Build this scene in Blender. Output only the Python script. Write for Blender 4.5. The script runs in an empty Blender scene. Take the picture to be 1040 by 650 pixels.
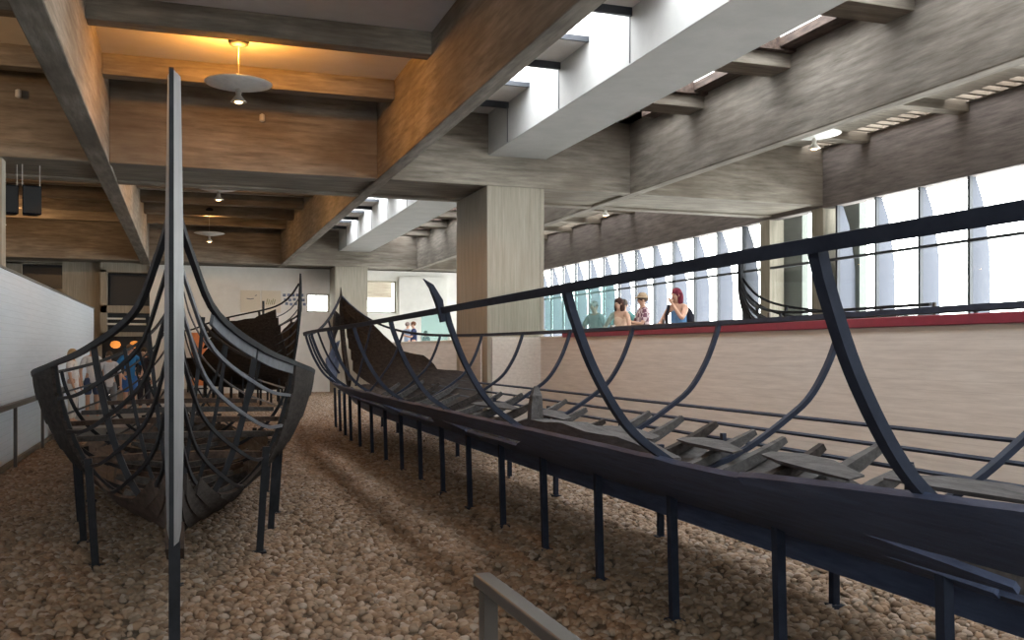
import bpy, bmesh, math, random
from mathutils import Vector, Matrix, noise

# ------------------------------------------------------------------ camera, sky, exposure
SC = bpy.context.scene
COL = SC.collection
cam_data = bpy.data.cameras.new('camera')
cam = bpy.data.objects.new('camera', cam_data)
COL.objects.link(cam)
cam.location = (0, 0, 1.9)
cam.rotation_euler = (math.pi / 2, 0, -math.atan(332 / 960))
cam_data.sensor_width = 36
cam_data.lens = 960 / 1040 * 36
cam_data.shift_y = 30 / 1040
cam_data.clip_start = 0.05
cam_data.clip_end = 500
SC.camera = cam

W = bpy.data.worlds.new('World')
SC.world = W
W.use_nodes = True
wn = W.node_tree
bg = wn.nodes['Background']
bg.inputs['Color'].default_value = (1.0, 0.975, 0.94, 1)
bg.inputs['Strength'].default_value = 11.0

SC.view_settings.view_transform = 'Standard'
SC.view_settings.look = 'None'
SC.view_settings.gamma = 1
SC.view_settings.use_curve_mapping = False
YB = -7.0
SC.view_settings.exposure = 0.45
SC.cycles.use_denoising = True
SC.cycles.max_bounces = 10
SC.cycles.diffuse_bounces = 5
SC.cycles.transparent_max_bounces = 24
SC.cycles.sample_clamp_indirect = 6

def portal(x, y, z, sx, sy, rot):
    l = bpy.data.lights.new('window_portal', 'AREA')
    l.shape = 'RECTANGLE'; l.size = sx; l.size_y = sy
    l.cycles.is_portal = True
    o = bpy.data.objects.new('window_portal', l)
    o.location = (x, y, z); o.rotation_euler = rot
    COL.objects.link(o)
portal(14.95, 17.5, 3.3, 4.3, 49.0, (0, math.pi / 2, 0))     # the window wall on the right
portal(5.15, 10.0, 7.3, 2.1, 20.0, (0, 0, 0))                # roof light, near bay
portal(5.15, 31.0, 7.3, 2.1, 19.0, (0, 0, 0))                # roof light, far bay
portal(8.6, 10.0, 7.3, 2.0, 20.0, (0, 0, 0))
portal(8.6, 31.0, 7.3, 2.0, 19.0, (0, 0, 0))

portal(-1.5, YB - 0.15, 4.1, 11.0, 2.2, (math.pi / 2, 0, 0))      # added window band behind the camera, unseen

# ------------------------------------------------------------------ materials
def new_mat(name):
    m = bpy.data.materials.new(name); m.use_nodes = True
    nt = m.node_tree
    return m, nt, nt.nodes['Principled BSDF'], nt.nodes['Material Output']

def rgb(c): return (c[0], c[1], c[2], 1)

def textured(name, ca, cb, scale=(1, 1, 1), nscale=6, rough=0.8, bump=0.15, spec=0.3, big=None, bigamt=0.0,
             detail=6, dist=0.02, lo=0.3, hi=0.7):
    m, nt, b, out = new_mat(name)
    N = nt.nodes; L = nt.links
    tc = N.new('ShaderNodeTexCoord'); mp = N.new('ShaderNodeMapping')
    mp.inputs['Scale'].default_value = scale
    L.new(tc.outputs['Object'], mp.inputs['Vector'])
    nz = N.new('ShaderNodeTexNoise'); nz.inputs['Scale'].default_value = nscale
    nz.inputs['Detail'].default_value = detail; nz.inputs['Roughness'].default_value = 0.65
    L.new(mp.outputs['Vector'], nz.inputs['Vector'])
    cr = N.new('ShaderNodeValToRGB')
    cr.color_ramp.elements[0].position = lo; cr.color_ramp.elements[0].color = rgb(ca)
    cr.color_ramp.elements[1].position = hi; cr.color_ramp.elements[1].color = rgb(cb)
    L.new(nz.outputs['Fac'], cr.inputs['Fac'])
    col = cr.outputs['Color']
    if big is not None:
        n2 = N.new('ShaderNodeTexNoise'); n2.inputs['Scale'].default_value = 0.55
        n2.inputs['Detail'].default_value = 4
        L.new(tc.outputs['Object'], n2.inputs['Vector'])
        r2 = N.new('ShaderNodeValToRGB')
        r2.color_ramp.elements[0].position = 0.38; r2.color_ramp.elements[0].color = (0, 0, 0, 1)
        r2.color_ramp.elements[1].position = 0.68; r2.color_ramp.elements[1].color = (bigamt,) * 3 + (1,)
        L.new(n2.outputs['Fac'], r2.inputs['Fac'])
        mx = N.new('ShaderNodeMixRGB'); mx.inputs['Color2'].default_value = rgb(big)
        L.new(r2.outputs['Color'], mx.inputs['Fac']); L.new(col, mx.inputs['Color1'])
        col = mx.outputs['Color']
    L.new(col, b.inputs['Base Color'])
    b.inputs['Roughness'].default_value = rough
    b.inputs['Specular IOR Level'].default_value = spec
    if bump:
        bp = N.new('ShaderNodeBump'); bp.inputs['Strength'].default_value = bump
        bp.inputs['Distance'].default_value = dist
        L.new(nz.outputs['Fac'], bp.inputs['Height']); L.new(bp.outputs['Normal'], b.inputs['Normal'])
    return m

def boards(name, ca, cb, groove, period, rough=0.7, axis='Z', spec=0.3, depth=0.4, stretch=(0.5, 0.5, 9), gw=0.07):
    """painted or cast surface with regular board joints"""
    m = textured(name, ca, cb, stretch, 2.2, rough, 0.12, spec)
    nt = m.node_tree; N = nt.nodes; L = nt.links; b = N['Principled BSDF']
    tc = N.new('ShaderNodeTexCoord'); sp = N.new('ShaderNodeSeparateXYZ')
    L.new(tc.outputs['Object'], sp.inputs['Vector'])
    dv = N.new('ShaderNodeMath'); dv.operation = 'DIVIDE'; dv.inputs[1].default_value = period
    L.new(sp.outputs[axis], dv.inputs[0])
    fr = N.new('ShaderNodeMath'); fr.operation = 'FRACT'; L.new(dv.outputs[0], fr.inputs[0])
    lt = N.new('ShaderNodeMath'); lt.operation = 'LESS_THAN'; lt.inputs[1].default_value = gw
    L.new(fr.outputs[0], lt.inputs[0])
    ml = N.new('ShaderNodeMath'); ml.operation = 'MULTIPLY'; ml.inputs[1].default_value = depth
    L.new(lt.outputs[0], ml.inputs[0])
    mx = N.new('ShaderNodeMixRGB'); mx.inputs['Color2'].default_value = rgb(groove)
    L.new(ml.outputs[0], mx.inputs['Fac'])
    src = b.inputs['Base Color'].links[0].from_socket
    L.new(src, mx.inputs['Color1']); L.new(mx.outputs['Color'], b.inputs['Base Color'])
    return m

def plain(name, c, rough=0.6, spec=0.4, metal=0.0, var=0.12):
    d = tuple(v * (1 - var) for v in c); e = tuple(min(1, v * (1 + var)) for v in c)
    m = textured(name, d, e, (1, 1, 1), 9, rough, 0.0, spec)
    m.node_tree.nodes['Principled BSDF'].inputs['Metallic'].default_value = metal
    return m

def emit(name, c, s):
    m, nt, b, out = new_mat(name)
    b.inputs['Base Color'].default_value = rgb(c)
    b.inputs['Emission Color'].default_value = rgb(c)
    b.inputs['Emission Strength'].default_value = s
    return m

def glassy(name, tint, gloss=0.06, milk=0.0, milkcol=(0.8, 0.85, 0.85)):
    m, nt, b, out = new_mat(name)
    N = nt.nodes; L = nt.links; N.remove(b)
    t = N.new('ShaderNodeBsdfTransparent'); t.inputs['Color'].default_value = rgb(tint)
    g = N.new('ShaderNodeBsdfGlossy'); g.inputs['Roughness'].default_value = 0.03
    x = N.new('ShaderNodeMixShader'); x.inputs[0].default_value = gloss
    L.new(t.outputs[0], x.inputs[1]); L.new(g.outputs[0], x.inputs[2])
    last = x
    if milk:
        d = N.new('ShaderNodeBsdfTranslucent'); d.inputs['Color'].default_value = rgb(milkcol)
        y = N.new('ShaderNodeMixShader'); y.inputs[0].default_value = milk
        L.new(x.outputs[0], y.inputs[1]); L.new(d.outputs[0], y.inputs[2]); last = y
    L.new(last.outputs[0], out.inputs['Surface'])
    return m

M = {}
M['conc_y'] = textured('concrete cast along hall', (0.13, 0.115, 0.097), (0.34, 0.31, 0.27), (7, 0.8, 7), 1.5, 0.85, 0.3,
                       big=(0.12, 0.098, 0.078), bigamt=0.7)
M['conc_x'] = textured('concrete cast across hall', (0.13, 0.113, 0.093), (0.33, 0.30, 0.255), (0.8, 7, 7), 1.5, 0.85, 0.3,
                       big=(0.11, 0.087, 0.067), bigamt=0.75)
M['conc_backlit'] = textured('concrete with backlit shade over the windows', (0.085, 0.075, 0.072), (0.20, 0.175, 0.168), (7, 0.8, 7), 1.5, 0.85, 0.3)  # concrete colour darkened to hold the backlit shade of the window beam
M['conc_z'] = boards('concrete cast in upright boards', (0.25, 0.225, 0.185), (0.36, 0.33, 0.275), (0.22, 0.2, 0.17), 0.14,
                     0.85, 'X', 0.25, 0.35, (9, 9, 0.5))
M['ceil'] = textured('ceiling panel paint', (0.62, 0.60, 0.57), (0.72, 0.70, 0.67), (1, 1, 1), 1.2, 0.9, 0.02)
M['white'] = textured('white plaster', (0.66, 0.65, 0.62), (0.75, 0.74, 0.71), (1, 1, 1), 2, 0.85, 0.03)
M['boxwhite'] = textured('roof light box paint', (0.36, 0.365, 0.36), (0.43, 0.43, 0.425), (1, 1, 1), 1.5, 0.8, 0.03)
M['parapet'] = boards('whitewashed board-cast wall', (0.47, 0.42, 0.38), (0.60, 0.55, 0.50), (0.34, 0.30, 0.27), 0.105, 0.8,
                      'Z', 0.25, 0.25, (6, 0.7, 9))
M['panel'] = boards('white horizontal slats', (0.56, 0.61, 0.69), (0.63, 0.68, 0.76), (0.40, 0.44, 0.50), 0.11, 0.6, 'Z', 0.3, 0.5)
M['red'] = plain('dark red paint', (0.19, 0.02, 0.04), 0.4, 0.5)
M['floor'] = textured('pale grey floor', (0.17, 0.165, 0.16), (0.23, 0.22, 0.21), (1, 1, 1), 4, 0.6, 0.03)
M['bed'] = textured('dark gravel bed', (0.07, 0.055, 0.04), (0.16, 0.12, 0.085), (1, 1, 1), 30, 0.95, 0.3)
M['steel'] = textured('black painted steel', (0.012, 0.013, 0.016), (0.024, 0.026, 0.032), (1, 1, 1), 8, 0.65, 0.05, 0.15)
M['steel_haze'] = textured('black painted steel tinted haze blue', (0.013, 0.017, 0.03), (0.025, 0.032, 0.052), (1, 1, 1), 8, 0.65, 0.05, 0.15)  # black paint with the blue of lens haze mixed into its colour
M['stemsteel'] = textured('grey stem plate', (0.16, 0.165, 0.18), (0.22, 0.225, 0.24), (3, 3, 0.6), 5, 0.45, 0.05, 0.5)
M['batten'] = textured('grey steel strip', (0.06, 0.068, 0.085), (0.12, 0.135, 0.165), (2, 2, 2), 6, 0.5, 0.05, 0.5)
M['oak'] = textured('blackened oak', (0.014, 0.012, 0.012), (0.055, 0.047, 0.043), (7, 0.8, 7), 3, 0.85, 0.5, 0.12, dist=0.015)
M['oak_haze'] = textured('blackened oak tinted haze blue', (0.030, 0.043, 0.088), (0.072, 0.098, 0.175), (7, 0.8, 7), 3, 0.6, 0.5, 0.4, dist=0.015)  # blue of the lens flare haze put into the oak colour
M['oakgrey'] = textured('dry grey oak', (0.032, 0.031, 0.032), (0.095, 0.092, 0.092), (7, 1.2, 7), 3, 0.8, 0.6, 0.25, dist=0.015)
M['oakbrown'] = textured('dark brown oak', (0.022, 0.015, 0.012), (0.10, 0.068, 0.054), (5, 1, 5), 3, 0.75, 0.5, 0.3, dist=0.015)
M['rail'] = plain('dark bronze rail', (0.055, 0.047, 0.042), 0.4, 0.5)
M['frame'] = plain('dark window frame', (0.03, 0.035, 0.045), 0.5, 0.4)
M['glass'] = glassy('window glass', (0.95, 0.98, 0.98), 0.05)
M['roofglass'] = glassy('roof light glass', (0.95, 0.97, 1.0), 0.03, 0.25, (0.9, 0.93, 0.95))
M['screen'] = glassy('greenish glass screen', (0.74, 0.86, 0.85), 0.08, 0.10, (0.40, 0.58, 0.57))
M['fin'] = plain('grey outdoor louvre', (0.088, 0.095, 0.118), 0.8, 0.1, 0, 0.03)
M['finwall'] = plain('grey outdoor render', (0.125, 0.138, 0.130), 0.8, 0.1, 0, 0.04)
M['black'] = plain('black screen', (0.008, 0.009, 0.012), 0.35, 0.4)
M['speaker'] = plain('black speaker box', (0.006, 0.007, 0.011), 0.7, 0.1)
M['chrome'] = plain('brushed metal', (0.5, 0.48, 0.45), 0.35, 0.5, 0.8)
M['dish'] = plain('white enamel dish', (0.62, 0.62, 0.60), 0.5, 0.4)
M['bulb'] = emit('warm lamp glow', (1.0, 0.60, 0.26), 9)
M['glow'] = emit('warm niche glow', (1.0, 0.36, 0.07), 0.5)
M['orange'] = plain('orange board', (0.62, 0.21, 0.08), 0.6, 0.3)
M['paper'] = plain('cream paper', (0.66, 0.60, 0.50), 0.8, 0.2, 0, 0.03)
M['ink'] = plain('dark ink', (0.07, 0.08, 0.13), 0.7)
M['photo'] = textured('blue photographs', (0.03, 0.045, 0.10), (0.26, 0.30, 0.40), (1, 1, 1), 9, 0.6, 0)
M['olive'] = plain('olive drawing', (0.33, 0.31, 0.18), 0.8)
M['skin'] = textured('skin', (0.48, 0.29, 0.21), (0.56, 0.35, 0.26), (1, 1, 1), 14, 0.6, 0.02)
M['eye'] = plain('eye', (0.03, 0.02, 0.02), 0.3)
M['lip'] = plain('lips', (0.40, 0.13, 0.11), 0.5)
def cloth(name, c): return textured(name, tuple(v * 0.85 for v in c), tuple(min(1, v * 1.12) for v in c), (1, 1, 1), 22, 0.9, 0.15, 0.2)

# ------------------------------------------------------------------ mesh helpers
def tag(o, label=None, cat=None, group=None, kind=None):
    if label: o['label'] = label
    if cat: o['category'] = cat
    if group: o['group'] = group
    if kind: o['kind'] = kind
    return o

def empty(name, loc, label=None, cat=None, group=None, kind=None, rz=0.0):
    o = bpy.data.objects.new(name, None)
    o.empty_display_size = 0.2
    o.location = loc; o.rotation_euler = (0, 0, rz)
    COL.objects.link(o)
    return tag(o, label, cat, group, kind)

class MB:
    def __init__(s): s.v = []; s.f = []
    def add(s, vs, fs):
        n = len(s.v); s.v += [tuple(p) for p in vs]; s.f += [tuple(i + n for i in f) for f in fs]
        return s
    def box(s, x0, x1, y0, y1, z0, z1):
        return s.add([(x0, y0, z0), (x1, y0, z0), (x1, y1, z0), (x0, y1, z0), (x0, y0, z1), (x1, y0, z1), (x1, y1, z1), (x0, y1, z1)],
                     [(0, 3, 2, 1), (4, 5, 6, 7), (0, 1, 5, 4), (1, 2, 6, 5), (2, 3, 7, 6), (3, 0, 4, 7)])
    def prism(s, poly, axis, a0, a1):
        """poly of 2-d points extruded along an axis"""
        def P(p, a):
            return {'x': (a, p[0], p[1]), 'y': (p[0], a, p[1]), 'z': (p[0], p[1], a)}[axis]
        n = len(poly)
        s.add([P(p, a0) for p in poly] + [P(p, a1) for p in poly],
              [tuple(range(n)), tuple(range(2 * n - 1, n - 1, -1))] + [(i, (i + 1) % n, n + (i + 1) % n, n + i) for i in range(n)])
        return s
    def sweep(s, pts, w, h=None, up=(0, 0, 1), taper=None, side=None, n=4):
        """rectangular (n=4) or round bar along a polyline. side = function(i)->vector giving the w direction"""
        h = w if h is None else h
        pts = [Vector(p) for p in pts]; k = len(pts)
        rings = []
        for i, p in enumerate(pts):
            d = (pts[min(i + 1, k - 1)] - pts[max(i - 1, 0)])
            d = d.normalized() if d.length > 1e-9 else Vector((0, 0, 1))
            if side: a = Vector(side(i))
            else:
                u = Vector(up)
                a = d.cross(u)
                if a.length < 1e-3: a = d.cross(Vector((1, 0, 0)))
            a = (a - d * a.dot(d)).normalized(); b = d.cross(a).normalized()
            t = taper[i] if taper else 1.0
            if n == 4:
                ring = [p + a * (w / 2 * t * sx) + b * (h / 2 * t * sy) for sx, sy in ((-1, -1), (1, -1), (1, 1), (-1, 1))]
            else:
                ring = [p + a * (w / 2 * t * math.cos(q * 2 * math.pi / n)) + b * (h / 2 * t * math.sin(q * 2 * math.pi / n)) for q in range(n)]
            rings.append(ring)
        vs = [p for r in rings for p in r]; fs = []
        for i in range(k - 1):
            for q in range(n):
                fs.append((i * n + q, i * n + (q + 1) % n, (i + 1) * n + (q + 1) % n, (i + 1) * n + q))
        fs.append(tuple(range(n - 1, -1, -1))); fs.append(tuple((k - 1) * n + q for q in range(n)))
        return s.add(vs, fs)
    def lathe(s, prof, cx=0, cy=0, n=24):
        rings = [[(cx + r * math.cos(2 * math.pi * q / n), cy + r * math.sin(2 * math.pi * q / n), z) for q in range(n)] for r, z in prof]
        fs = []
        for i in range(len(prof) - 1):
            for q in range(n):
                fs.append((i * n + q, i * n + (q + 1) % n, (i + 1) * n + (q + 1) % n, (i + 1) * n + q))
        if prof[0][0] > 1e-4: fs.append(tuple(range(n - 1, -1, -1)))
        if prof[-1][0] > 1e-4: fs.append(tuple((len(prof) - 1) * n + q for q in range(n)))
        return s.add([p for r in rings for p in r], fs)
    def blob(s, c, r, n=10, m=7, rot=None):
        vs = []
        for i in range(m + 1):
            th = math.pi * i / m
            for q in range(n):
                ph = 2 * math.pi * q / n
                p = Vector((r[0] * math.sin(th) * math.cos(ph), r[1] * math.sin(th) * math.sin(ph), r[2] * math.cos(th)))
                if rot: p = rot @ p
                vs.append(Vector(c) + p)
        fs = [(i * n + q, (i + 1) * n + q, (i + 1) * n + (q + 1) % n, i * n + (q + 1) % n) for i in range(m) for q in range(n)]
        return s.add(vs, fs)
    def build(s, name, mat, parent=None, world=True, smooth=False, bevel=0.0):
        """world=True: coordinates are world ones and are shifted into the parent's frame"""
        me = bpy.data.meshes.new(name)
        off = Vector((0, 0, 0))
        if parent is not None and world: off = parent.location.copy()
        inv = Matrix.Rotation(-parent.rotation_euler.z, 3, 'Z') if (parent is not None and world and parent.rotation_euler.z) else None
        vs = [(Vector(p) - off) for p in s.v]
        if inv: vs = [inv @ p for p in vs]
        me.from_pydata([tuple(p) for p in vs], [], s.f)
        bm = bmesh.new(); bm.from_mesh(me)
        bmesh.ops.remove_doubles(bm, verts=bm.verts, dist=1e-5)
        bmesh.ops.recalc_face_normals(bm, faces=bm.faces)
        bm.to_mesh(me); bm.free()
        if smooth:
            for p in me.polygons: p.use_smooth = True
        me.materials.append(mat)
        o = bpy.data.objects.new(name, me)
        COL.objects.link(o)
        if parent is not None: o.parent = parent
        if bevel:
            b = o.modifiers.new('bevel', 'BEVEL'); b.width = bevel; b.segments = 2; b.limit_method = 'ANGLE'
        return o

def struct(name, mb, mat, bevel=0.0, smooth=False):
    return tag(mb.build(name, mat, bevel=bevel, smooth=smooth), kind='structure')

def interp(tab, y):
    if y <= tab[0][0]: return tab[0][1]
    for i in range(len(tab) - 1):
        (a, va), (b, vb) = tab[i], tab[i + 1]
        if y <= b:
            # Catmull-Rom for a fair curve
            p0 = tab[max(i - 1, 0)]; p3 = tab[min(i + 2, len(tab) - 1)]
            m1 = (vb - p0[1]) / (b - p0[0]); m2 = (p3[1] - va) / (p3[0] - a)
            t = (y - a) / (b - a); h = b - a
            return (2*t**3 - 3*t**2 + 1)*va + (t**3 - 2*t**2 + t)*h*m1 + (-2*t**3 + 3*t**2)*vb + (t**3 - t**2)*h*m2
    return tab[-1][1]

# ------------------------------------------------------------------ the hall: floor, walls, beams, roof
ZB, ZJ, ZC = 5.45, 6.68, 7.05           # beam underside, joist underside, ceiling
T1, T2 = (19.5, 22.0), (40.5, 43.0)     # the two cross beams
YB, YE = -7.0, 43.0

struct('floor', MB().box(-8, 7.4, YB, YE, -0.2, 0.0), M['bed'])
struct('floor_walkway', MB().box(-2.6, 0.35, 21.6, YE, 0.0, 0.25), M['floor'])
struct('floor_camera_walkway', MB().box(-2.6, 0.9, YB, 2.7, 0.0, 0.25), M['floor'])
struct('floor_balcony', MB().box(7.6, 14.85, YB, YE, 1.0, 1.2), M['bed'])
struct('wall_parapet', MB().box(7.4, 7.6, YB, YE, 0.0, 2.15), M['parapet'])
struct('trim_1', MB().box(7.36, 7.64, YB, 18.1, 2.15, 2.26), M['red'], 0.01)
struct('trim_2', MB().box(7.38, 7.62, 18.1, YE, 2.15, 2.18), M['white'])
struct('wall_left', MB().box(-8.2, -8.0, YB, YE, -0.2, 7.3), M['conc_y'])
struct('wall_back', MB().box(-8.2, 15.2, YB - 0.2, YB, -0.2, 3.0).box(-8.2, 15.2, YB - 0.2, YB, 5.2, 7.3).box(-8.2, -7.0, YB - 0.2, YB, 3.0, 5.2).box(4.0, 15.2, YB - 0.2, YB, 3.0, 5.2), M['conc_x'])
tag(MB().box(-7.0, 4.0, YB - 0.11, YB - 0.1, 3.0, 5.2).build('window_50', M['glass']), kind='structure')  # unseen window added to give even light from the front
# far wall, with its openings
fw = MB()
fw.box(-8.2, -6.3, 43.0, 43.2, 0, 5.5); fw.box(-6.3, -4.75, 43.0, 43.2, 0, 4.4); fw.box(-4.75, -3.3, 42.6, 43.2, 0, 5.5)
fw.box(-8.2, 15.2, 43.0, 43.2, 5.4, 7.3)
struct('wall_far', fw, M['conc_z'])
fw2 = MB().box(-1.4, 5.05, 42.2, 43.2, 0.0, 5.45); fw2.box(5.05, 6.05, 42.2, 43.2, 0.0, 3.55); fw2.box(5.05, 6.05, 42.2, 43.2, 4.35, 5.45)
struct('wall_far_white', fw2, M['white'])
fw3 = MB().box(7.45, 7.6, 42.2, 43.2, 2.18, 5.4); fw3.box(7.6, 9.05, 42.2, 43.2, 0, 3.55); fw3.box(7.6, 9.05, 42.2, 43.2, 5.0, 5.45)
fw3.box(9.05, 15.2, 42.2, 43.2, 0, 5.45)
struct('wall_far_balcony', fw3, M['white'])

def long_beam(name, x0, x1, zt=7.1):
    struct(name, MB().box(x0, x1, YB, T2[1], ZB, zt), M['conc_y'], 0.02)
long_beam('trim_beam_left', -1.72, -1.36)
long_beam('trim_beam_outer', -7.2, -6.9)
long_beam('trim_beam_middle', 3.78, 4.06)
long_beam('trim_beam_right', 9.6, 9.86)
struct('trim_beam_window', MB().box(14.85, 15.15, YB, T2[1], 5.38, 7.3), M['conc_backlit'], 0.02)
for nm, (a, b) in (('near', T1), ('far', T2)):
    t = MB()
    for x0, x1 in ((-8, -7.2), (-6.9, -1.72), (-1.36, 3.78), (4.06, 9.6), (9.86, 14.85)):
        t.box(x0, x1, a, a + 0.35, ZB + 0.003, 7.1); t.box(x0, x1, b - 0.35, b, ZB + 0.003, 7.1)
        t.box(x0, x1, a + 0.35, b - 0.35, ZB + 0.05, ZB + 0.3)
    struct('trim_cross_beam_' + nm, t, M['conc_x'], 0.015)
# columns
struct('wall_column_near', MB().box(6.18, 7.40, 19.52, 21.98, 0, ZB + 0.01), M['conc_z'], 0.02)
struct('wall_column_cladding', MB().box(6.28, 7.40, 19.46, 19.52, 0, 2.17).box(6.15, 6.18, 19.9, 21.6, 0, 2.17), M['parapet'])
struct('wall_column_near_lip', MB().box(7.40, 7.50, 19.52, 21.98, 2.18, ZB), M['conc_z'], 0.01)
struct('wall_column_far', MB().box(6.05, 7.45, 40.6, 43, 0, ZB + 0.01), M['conc_z'], 0.02)
struct('wall_column_left', MB().box(-4.3, -3.2, 19.6, 20.0, 0, ZB + 0.01), M['conc_z'], 0.02)
struct('wall_pier_near', MB().box(14.85, 15.3, 19.5, 19.95, 1.2, 5.4), M['conc_z'])
struct('wall_pier_beyond', MB().box(14.85, 15.3, 21.75, 22.2, 1.2, 5.4), M['conc_z'])
# cross joists, ceiling panels
JY = [0.4, 3.3, 6.2, 9.1, 12.0, 14.9, 17.8, 24.2, 27.0, 29.8, 32.6, 35.4, 38.2]
n = 0
for y in JY:
    for x0, x1 in ((-8, -7.2), (-6.9, -1.72), (-1.36, 3.78)):
        n += 1
        struct('trim_%d' % (n + 10), MB().box(x0, x1, y, y + 0.32, ZJ, ZC), M['conc_x'], 0.012)
    n += 1
    struct('trim_%d' % (n + 10), MB().box(9.86, 14.85, y, y + 0.32, ZJ - 0.02, 6.9), M['conc_x'], 0.012)
struct('ceiling', MB().box(-8.2, 3.9, YB, 43.2, ZC, ZC + 0.2), M['ceil'])
rc = MB().box(9.7, 14.25, YB, 43.2, 6.85, 7.1); rc.box(14.75, 15.3, YB, 43.2, 6.85, 7.2)
struct('ceiling_aisle', rc, M['conc_x'])
# light slots at the window side of the aisle ceiling, one grille per joist bay
gy = [YB] + JY + [42.9]
slots = []
for i in range(len(gy) - 1):
    a, b = gy[i] + 0.34, gy[i + 1] - 0.02
    if 19.3 < b and a < 19.3: b = 19.4
    k = max(3, int((b - a) / 0.3)); mb = MB()
    for q in range(k):
        yy = a + (b - a) * (q + 0.5) / k
        mb.box(14.25, 14.75, yy - 0.05, yy + 0.05, 6.85, 7.0)
    slots.append(struct('trim_%d' % (80 + i), mb, M['conc_x']))
# roof light bay between the middle beam and the white box: opaque panel, glass, panel, glass
RL = [(-4.9, -1.4)]
n = 0
panel_y = [-2.0, 0.9, 3.8, 6.8, 9.7, 12.6, 15.4, 18.2, 24.6, 27.4, 30.2, 33.0, 35.8, 38.6]
for y in panel_y:
    n += 1
    struct('ceiling_panel_%d' % n, MB().box(4.06, 6.2, y - 1.25, y - 0.07, 6.92, 7.1), M['ceil'])
    struct('trim_%d' % (100 + n), MB().box(4.06, 6.25, y - 0.07, y, 6.80, 7.1).box(4.06, 6.2, y - 1.30, y - 1.25, 6.90, 7.1), M['frame'])
edges = [YB] + panel_y
for i in range(len(panel_y)):
    a = edges[i]; b = edges[i + 1] - 1.31
    if a < 19 < b: continue
    tag(MB().box(4.06, 6.2, a, b, 6.98, 7.0).build('window_%d' % (10 + i), M['roofglass']), kind='structure')
struct('ceiling_roof_edge', MB().box(4.06, 6.2, 18.2, 23.3, 7.0, 7.2).box(4.06, 6.2, 38.6, 43.2, 7.0, 7.2), M['ceil'])
# hanging white box beside the roof light
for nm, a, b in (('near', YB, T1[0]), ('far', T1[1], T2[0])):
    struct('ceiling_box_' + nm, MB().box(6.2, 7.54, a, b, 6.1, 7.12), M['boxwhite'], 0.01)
    k = 0
    for y in panel_y:
        if a < y < b:
            k += 1
            struct('trim_%d' % (120 + k + (20 if nm == 'far' else 0)), MB().box(6.19, 6.2, y - 0.012, y + 0.012, 6.12, 7.0), M['frame'])
struct('ceiling_box_roof', MB().box(6.2, 8.5, YB, 43.2, 7.05, 7.3).box(8.5, 9.7, 18.3, 23.0, 7.05, 7.3).box(9.28, 9.75, YB, 43.2, 7.05, 7.3), M['ceil'])
struct('trim_roof_plank', MB().box(9.28, 9.6, YB, 18.3, 6.9, 7.05).box(9.28, 9.6, 23, 43, 6.9, 7.05), M['oakbrown'])
tag(MB().box(8.5, 9.28, YB, 18.3, 7.14, 7.16).build('window_40', M['roofglass']), kind='structure')
tag(MB().box(8.5, 9.28, 23.0, 43.2, 7.14, 7.16).build('window_41', M['roofglass']), kind='structure')
k = 0
for y in [2.5, 5.35, 8.2, 11.05, 13.9, 16.7, 24.6, 27.4, 30.2, 33.0, 35.8, 38.6]:
    k += 1
    struct('trim_%d' % (160 + k), MB().box(7.54, 9.6, y - 0.45, y + 0.15, 6.62, 7.1), M['conc_x'], 0.01)
    struct('trim_%d' % (180 + k), MB().box(7.54, 9.6, y - 0.60, y - 0.45, 6.85, 7.1), M['oakbrown'])

# ------------------------------------------------------------------ the window wall
def window(no, y0, y1, step, start=None):
    r = empty('window_%d' % no, (14.9, (y0 + y1) / 2, 1.2), kind='structure')
    f = MB()
    ys = []
    y = start if start is not None else y0
    while y < y1 - 0.05:
        if y > y0 + 0.05: ys.append(y)
        y += step
    for y in ys: f.box(14.88, 14.96, y - 0.032, y + 0.032, 1.2, 5.4)
    f.box(14.86, 14.96, y0, y1, 4.06, 4.12); f.box(14.86, 14.96, y0, y1, 1.2, 1.3)
    f.build('window_frame', M['frame'], r)
    MB().box(14.92, 14.93, y0, y1, 1.25, 5.4).build('pane', M['glass'], r)
    k = 0
    for y in ys:                                   # tapering white fins outside every mullion
        MB().prism([(14.98, 1.0), (15.45, 1.0), (15.42, 3.9), (15.25, 4.9), (14.98, 5.6)], 'y', y - 0.006, y + 0.006).build('outdoor_fin', M['fin'], r)
window(1, YB, 19.5, 1.36, 17.67 - 1.36 * 18)
window(2, 19.95, 21.75, 5.0)
window(3, 22.2, 43.0, 1.35, 23.1)
struct('wall_outdoor_pier', MB().box(15.45, 15.65, 18.9, 20.1, 0, 6.0).box(15.45, 15.65, 21.15, 22.6, 0, 6), M['finwall'])
# windows of the far wall
def small_window(no, x0, x1, z0, z1, y):
    r = empty('window_%d' % no, ((x0 + x1) / 2, y, z0), kind='structure')
    f = MB(); t = 0.06
    f.box(x0, x0 + t, y, y + 0.08, z0, z1).box(x1 - t, x1, y, y + 0.08, z0, z1).box(x0, x1, y, y + 0.08, z1 - t, z1).box(x0, x1, y, y + 0.08, z0, z0 + t)
    f.build('window_frame', M['conc_z'], r)
    MB().box(x0 + t, x1 - t, y + 0.03, y + 0.04, z0 + t, z1 - t).build('pane', M['glass'], r)
small_window(4, 5.05, 6.05, 3.55, 4.35, 42.3)
small_window(5, 7.6, 9.05, 3.55, 5.0, 42.3)
struct('wall_outside_far', MB().box(7.2, 8.6, 47, 47.3, 1, 5.2), M['conc_x'])
struct('wall_outside_eave', MB().box(7.0, 10.0, 44, 46.5, 4.35, 5.2), M['conc_x'])
struct('trim_projection_board', MB().box(9.15, 11.4, 42.1, 42.18, 3.3, 5.2), M['white'])
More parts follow.
